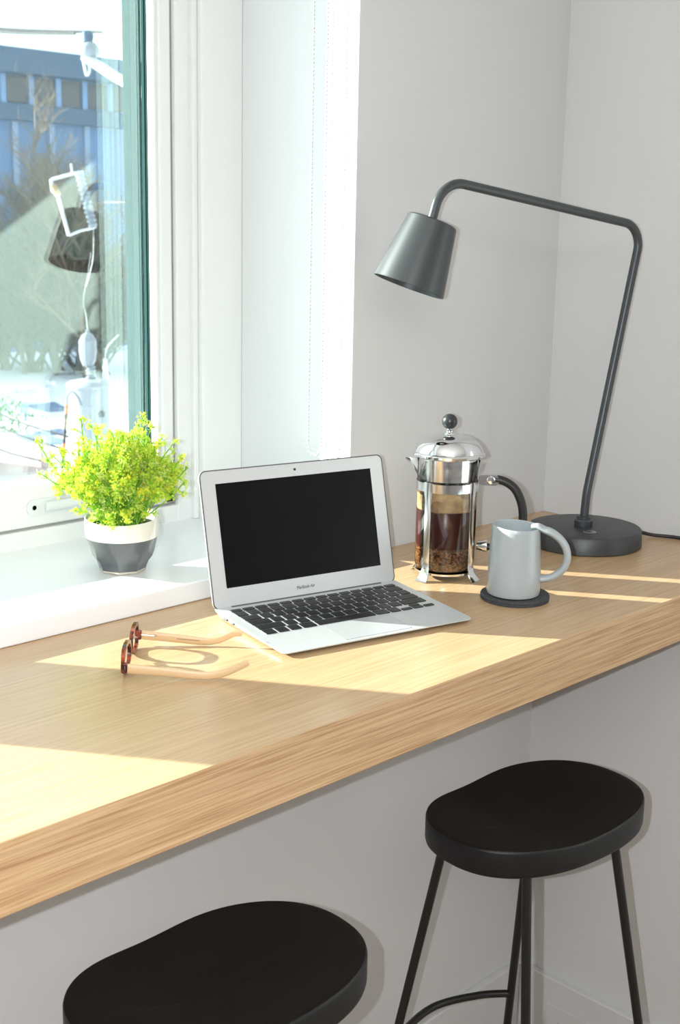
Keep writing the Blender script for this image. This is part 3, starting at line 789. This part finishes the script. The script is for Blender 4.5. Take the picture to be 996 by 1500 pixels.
# long blue building across the yard, parallel to this one
YBD = 40.0
t = thing('building', 'long blue building with a row of dark windows beyond the bare trees', 'building', (20,YBD,GZ))
zr0 = 6.1-GZ
obj('wall', box(-14,22,0,10,0,zr0-.3), MT['bluewall'], t)
obj('roof', box(-14.5,22.5,-.55,10.5,zr0-.85,zr0,bev=.05), MT['bluedark'], t)
obj('ledge', box(-14,22,-.25,0,3.70-GZ,4.26-GZ,bev=.02), MT['bluedark'], t)
for k in range(-2,9):
    x_ = 3.52-.0+k*1.12
    wd_ = obj('window', box(x_-.40,x_+.46,-.05,.02,4.32-GZ,5.2-GZ), MT['bwin'], t)
    obj('mullion', box(x_+.48,x_+.68,-.14,0,4.25-GZ,5.3-GZ), MT['bpost'], t)
for k in range(-2,9):
    x_ = 3.3+k*1.5
    obj('pilaster', box(x_,x_+.22,-.12,0,.1,3.68-GZ), MT['slate_blue'], t)
# bare trees and scrub
def tree(name, base, hgt, seed, m_, label, spread=1.0, n=6, stems=1):
    R_ = random.Random(seed); bm = bmesh.new()
    def br(p0, d, L, rad, lev):
        pts = [p0]; dd = d.copy()
        for k in range(4):
            dd = (dd+Vector((R_.gauss(0,.13),R_.gauss(0,.13),R_.gauss(0.03,.08)))).normalized(); pts.append(pts[-1]+dd*L/4)
        tube(bm, pts, [rad*(1-.15*i) for i in range(5)], 5 if lev < 2 else 3, cap=False)
        if lev < 4:
            for k in range(n if lev < 3 else 6):
                i0 = R_.randint(1,4); a = R_.uniform(0,2*PI); o_ = Vector((math.cos(a),math.sin(a),R_.uniform(.1,1.0)))
                br(pts[i0], (dd*.7+o_*.75*spread).normalized(), L*R_.uniform(.42,.62), rad*.5, lev+1)
    for k in range(stems):
        sp = .05 if stems == 1 else .45
        br(Vector((R_.gauss(0,.1),R_.gauss(0,.1),0))*(stems>1), Vector((R_.gauss(0,sp),R_.gauss(0,sp),1)).normalized(), hgt*.50, hgt*(.0120 if stems == 1 else .0100), 0 if stems == 1 else 1)
    o = obj(name, bm, m_); o.location = base
    tag(o, label, 'tree', None); return o
def gp(px, depth): p_ = at(px, 600, depth); return Vector((p_.x, p_.y, GZ))
TR = [(128,40,9.4,'tallest brown bare tree in front of the blue building, beside the ball insulator arm'),
      (84,41,8.2,'bare tree before the blue building, above the fuse holder bracket'),
      (38,41,7.4,'bare tree before the blue building, left of the fuse holder'),
      (-4,40,7.0,'bare tree at the far left edge of the window view'),
      (160,41,8.6,'bare tree glimpsed through the green edge of the window glass')]
for i,(px,dp,h_,lb) in enumerate(TR): tree('bare_tree', gp(px,dp), h_, 3+i*4, MT['bark'] if i%2==0 else MT['bark2'], lb, 1.35, 8)
SH = [(12,42,5.2,'low leafless shrub at the left end of the row before the blue building'),
      (50,41.5,5.6,'leafless shrub second from the left in the row before the blue building'),
      (84,42,5.0,'leafless shrub right behind the white fuse tube'),
      (118,41.5,5.8,'leafless shrub behind the bushing cap of the transformer'),
      (150,42,5.4,'leafless shrub at the right end of the row, behind the thin arrester wire')]
for i,(px,dp,h_,lb) in enumerate(SH): tree('bare_shrub', gp(px,dp), h_, 40+i, MT['bark2'] if i%2 else MT['bark'], lb, 1.5, 9, 11)
# pole-mounted transformer at about 9 m
def place(o, px, py, depth):
    o.location = at(px, py, depth); return o
DT = 9.0; s_ = DT/1891.5
tb = at(134,700,DT)
t = thing('pole_transformer', 'white cylindrical electrical transformer with a grey capped bushing standing outside', 'transformer', tb)
up_ = (at(134,560,DT)-tb).length*1.0
Rt = 31*s_
obj('tank', lathe([(.0001,-1.2),(Rt,-1.2),(Rt,up_*.985),(Rt*.98,up_*1.0),(Rt*.6,up_*1.03),(.0001,up_*1.04)],48), MT['tank'], t, smooth=True)
obj('lid', lathe([(Rt*.9,up_*.955),(Rt*1.07,up_*.955),(Rt*1.07,up_*.98),(Rt*.95,up_*1.01),(.0001,up_*1.05)],48), MT['tank'], t, smooth=True)
b0 = at(136,552,DT)-tb; b1 = at(138,528,DT)-tb; b2 = at(130,478,DT)-tb
zz0 = up_; 
prof = []
for k in range(5):
    z_ = zz0 + k*.024; prof += [(.024,z_),(.036,z_+.008),(.036,z_+.013),(.024,z_+.020)]
bs = obj('bushing', lathe(prof,24,cx=.015,cy=0), MT['porcelain'], t, smooth=True)
zc = zz0+.115
obj('bushing_cap', lathe([(.034,zc),(.052,zc+.04),(.060,zc+.10),(.060,zc+.17),(.035,zc+.215),(.014,zc+.225),(.012,zc+.245),(.0001,zc+.246)],10,cx=-.005,cy=0), MT['porcelain'], bs)
bm = bmesh.new(); c1_ = Vector((.10,-.05,zz0)); tube(bm, [c1_,c1_+Vector((0,0,.16))], [.022,.014], 12)
tube(bm, smoothpath([c1_+Vector((0,0,.16)),c1_+Vector((.02,0,.24)),c1_+Vector((.10,-.02,.32))],6), .005, 6)
obj('arrester', bm, MT['whitemetal'], t, smooth=True)
bm = bmesh.new(); q0 = Vector((.02,-Rt*.99,up_*.52))
lathe([(.0001,0),(.022,0),(.022,.02),(.012,.03),(.0001,.03)],16,bm)
for v in bm.verts: v.co = Vector((-.01+v.co.x, -Rt*1.0-v.co.z*.8, up_*.70+v.co.y))
obj('valve', bm, mat('dark_valve',(.10,.10,.11),.5), t, smooth=True)
obj('sticker', box(-.035,.030,-Rt*1.012,-Rt*.97,up_*.555,up_*.60), MT['yellow'], t)
bm = bmesh.new(); W0 = zc+.246
tube(bm, smoothpath([(-.005,0,W0),at(126,462,DT)-tb,at(122,440,DT)-tb,at(128,405,DT)-tb,at(133,370,DT)-tb],6), .0022, 5)
obj('lead_wire', bm, MT['whitemetal'], t)
# insulated cable lead with orange marks beside the tank
t = thing('marked_cable', 'grey cable with orange sleeves hanging at the left side of the transformer', 'cable', at(91,690,8.6))
o0 = at(91,690,8.6)
bm = bmesh.new(); tube(bm, smoothpath([at(119,594,8.6)-o0,at(114,582,8.6)-o0,at(106,574,8.6)-o0,at(99,580,8.6)-o0,at(98,592,8.6)-o0],6), .010, 8)
obj('lug', bm, MT['porcelain'], t, smooth=True)
obj('cable', tube(bmesh.new(), [at(98,592,8.6)-o0,at(91,690,8.6)-o0], .009, 8), MT['cablemat'], t)
for a,b in ((592,606),(650,668)):
    fa = (a-592)/98; fb = (b-592)/98
    obj('sleeve', tube(bmesh.new(), [at(98-7*fa,a,8.6)-o0, at(98-7*fb,b,8.6)-o0], .0115, 10), MT['orange'], t)
obj('tail', tube(bmesh.new(), [at(91,690,8.6)-o0, at(88,800,8.6)-o0], .009, 8), MT['cablemat'], t)
# fuse holder
DF = 9.2
o0 = at(110,262,DF)
t = thing('fuse_holder', 'ribbed grey fuse insulator with white fuse tube hanging on a bracket outdoors', 'insulator', o0)
L_ = lambda x,y,d=0: at(x,y,DF+d)-o0
bm = bmesh.new(); A0 = L_(116,254); A1 = L_(137,334); pts=[]; rr=[]
for k in range(49): pts.append(A0.lerp(A1,k/48)); rr.append(.024+.010*(k%4 in (1,2)))
obj('insulator', tube(bm, pts, rr, 14), MT['porcelain'], t, smooth=True)
bm = bmesh.new(); tube(bm, [L_(75,263),L_(108,254),L_(122,252)], .012, 8); tube(bm, [L_(75,263),L_(77,280),L_(84,284)], .014, 8); tube(bm,[L_(104,240),L_(106,256)],.009,6)
obj('bracket', bm, MT['whitemetal'], t)
obj('fuse_tube', tube(bmesh.new(), [L_(84,284),L_(101,345)], .013, 10), MT['whitemetal'], t)
bm = bmesh.new(); tube(bm, [L_(101,345),L_(118,338),L_(137,334)], .009, 6); tube(bm, smoothpath([L_(137,334),L_(136,380),L_(126,420)],6), .0022, 5)
obj('lower_contact', bm, MT['whitemetal'], t)
obj('fitting', tube(bmesh.new(), [L_(78,272),L_(85,286)], .024, 8), mat('bronze_fitting',(.45,.30,.15),.4,metal=.7), t)
# ball insulator on a white arm, and the overhead lines
DI = 8.6; o0 = at(132,74,DI)
t = thing('ball_insulator', 'round grey insulator with dark cap on the tip of a white arm outdoors', 'insulator', o0)
L_ = lambda x,y,d=0: at(x,y,DI+d)-o0
bm = bmesh.new(); bmesh.ops.create_uvsphere(bm, u_segments=24, v_segments=16, radius=.060)
for v in bm.verts: v.co.z *= .95; v.co.x *= 1.05
obj('ball', bm, MT['porcelain'], t, smooth=True)
obj('cap', tube(bmesh.new(), [L_(127,47),L_(128,53),L_(129,62)], [.030,.042,.030], 14), MT['bluedark'], t, smooth=True)
bm = bmesh.new(); tube(bm, [L_(120,83),L_(128,86),L_(165,110),L_(260,165)], [.022,.034,.034,.034], 14)
tube(bm, smoothpath([L_(122,88),L_(124,98),L_(127,110),L_(131,104),L_(130,92)],5), .010, 8)
obj('arm', bm, MT['whitemetal'], t, smooth=True)
for i,(a,b) in enumerate((((-60,38),(150,47)),((-60,42),(110,49)))):
    p0 = at(*a,DI+.6); p1 = at(*b,DI+.05)
    bm = bmesh.new(); e_ = p1+(p1-p0)*.02
    tube(bm, smoothpath([p0-p1,(p0-p1)*.5-Vector((0,0,.01)),Vector((0,0,0))],8), .009, 6)
    o = obj('overhead_wire', bm, MT['cablemat']); o.location = p1
    tag(o, ('upper of the two dark overhead wires running to the ball insulator','lower of the two dark overhead wires running to the ball insulator')[i], 'wire', 'overhead wires')
# yard: dark ground, painted snow shadows and tracks, coping wall, hedge, cables, parked car shape
def gpt(px, py):
    d = f + r2*((px-498)/1891.5) - u2*((py-750)/1891.5); k = (GZ-CAMP.z)/d.z; return CAMP+d*k
def patch(name, pxs, m_, label, cat, h=.03):
    P3 = [gpt(*q) for q in pxs]; c0 = sum(P3, Vector())/len(P3); bm = bmesh.new()
    prism(bm, [(p_.x-c0.x,p_.y-c0.y) for p_ in P3], 0, h)
    o = obj(name, bm, m_); o.location = (c0.x,c0.y,GZ+.001); tag(o, label, cat); return o
patch('ground_patch', [(-40,760),(-40,668),(10,662),(40,672),(70,690),(80,710),(90,760)], MT['tarmac'], 'bare dark ground at the foot of the snow slope, lower left of window', 'ground')
patch('snow_shadow_patch', [(35,595),(80,590),(96,598),(96,603),(70,604)], MT['slate_blue'], 'blue grey painted shadow and track strip on the snow left of the transformer', 'snow_shadow')  # flat blue patches paint the shadows and tracks on the snow
patch('snow_shadow_patch', [(20,640),(55,636),(92,644),(90,652),(40,650)], MT['slate_blue'], 'blue grey painted shadow and track strip nearest the coping wall', 'snow_shadow')
patch('snow_shadow_patch', [(50,634),(90,628),(98,634),(80,638)], MT['slate_blue'], 'small blue painted shadow and track patch beside the marked cable', 'snow_shadow')
for i,(a,b) in enumerate((((-40,606),(100,660)),((-40,588),(100,640)),((-40,640),(60,675)))):
    p0 = at(*a,12.0); p1 = at(*b,11.0); bm = bmesh.new(); tube(bm, smoothpath([p0-p1,(p0-p1)*.5-Vector((0,0,.03)),Vector((0,0,0))],6), .010, 5)
    o = obj('service_cable', bm, MT['cablemat']); o.location = p1
    tag(o, ('middle dark service cable crossing the yard','topmost dark service cable crossing the yard','lowest dark service cable crossing the yard')[i], 'cable', 'service cables')
p0 = gpt(-60,668); p1 = gpt(70,686); L = (p1-p0).length; bm = bmesh.new(); bx(bm, 0,L,-.15,.15,0,.45,bev=.04)
o = obj('coping_wall', bm, MT['brickcap']); o.location = p0; o.rotation_euler.z = math.atan2((p1-p0).y,(p1-p0).x)
tag(o, 'low wall with pinkish coping at the near edge of the snowy yard', 'wall')
p0 = gpt(8,632); bm = bmesh.new()
for k in range(240):
    q_ = 1.5*Vector((rnd.gauss(0,.22),rnd.gauss(0,.22),abs(rnd.gauss(.2,.16)))); leafq(bm, q_, Vector((rnd.gauss(0,1),rnd.gauss(0,1),rnd.gauss(.5,1))), .14, .03)
o = obj('evergreen_shrub', bm, MT['hedge']); o.location = p0; tag(o, 'small green shrub in the snow at the left window edge', 'shrub')
# post
p0 = gpt(37,617); o = obj('post', lathe([(.0001,0),(.05,0),(.05,.32),(.10,.34),(.10,.42),(.0001,.44)],12), MT['slate_blue']); o.location = p0
tag(o, 'short dark post standing in the snow of the yard', 'post')
# utility pole that carries the transformer, the fuse holder and the insulator arm (its shaft stands behind the window frame)
pb = at(285,700,9.05); pb.z = GZ
t = thing('utility_pole', 'wooden utility pole behind the window frame whose steel arms reach the outdoor insulators', 'pole', pb)
obj('shaft', lathe([(.0001,0),(.15,0),(.12,9.2),(.0001,9.25)],20), MT['bark'], t, smooth=True)
for (a_, dp) in (((128,296),DF+.06),((250,168),DI+.02)):
    e_ = at(*a_,dp)-pb; z_ = e_.z
    obj('support_arm', tube(bmesh.new(), [e_, Vector((0,0,z_))], .007 if a_[0] < 200 else .03, 8), MT['bark2'], t, smooth=True)
e_ = at(166,640,DT)-pb
obj('transformer_bracket', tube(bmesh.new(), [e_, Vector((0,0,e_.z))], .035, 8), MT['tank'], t)
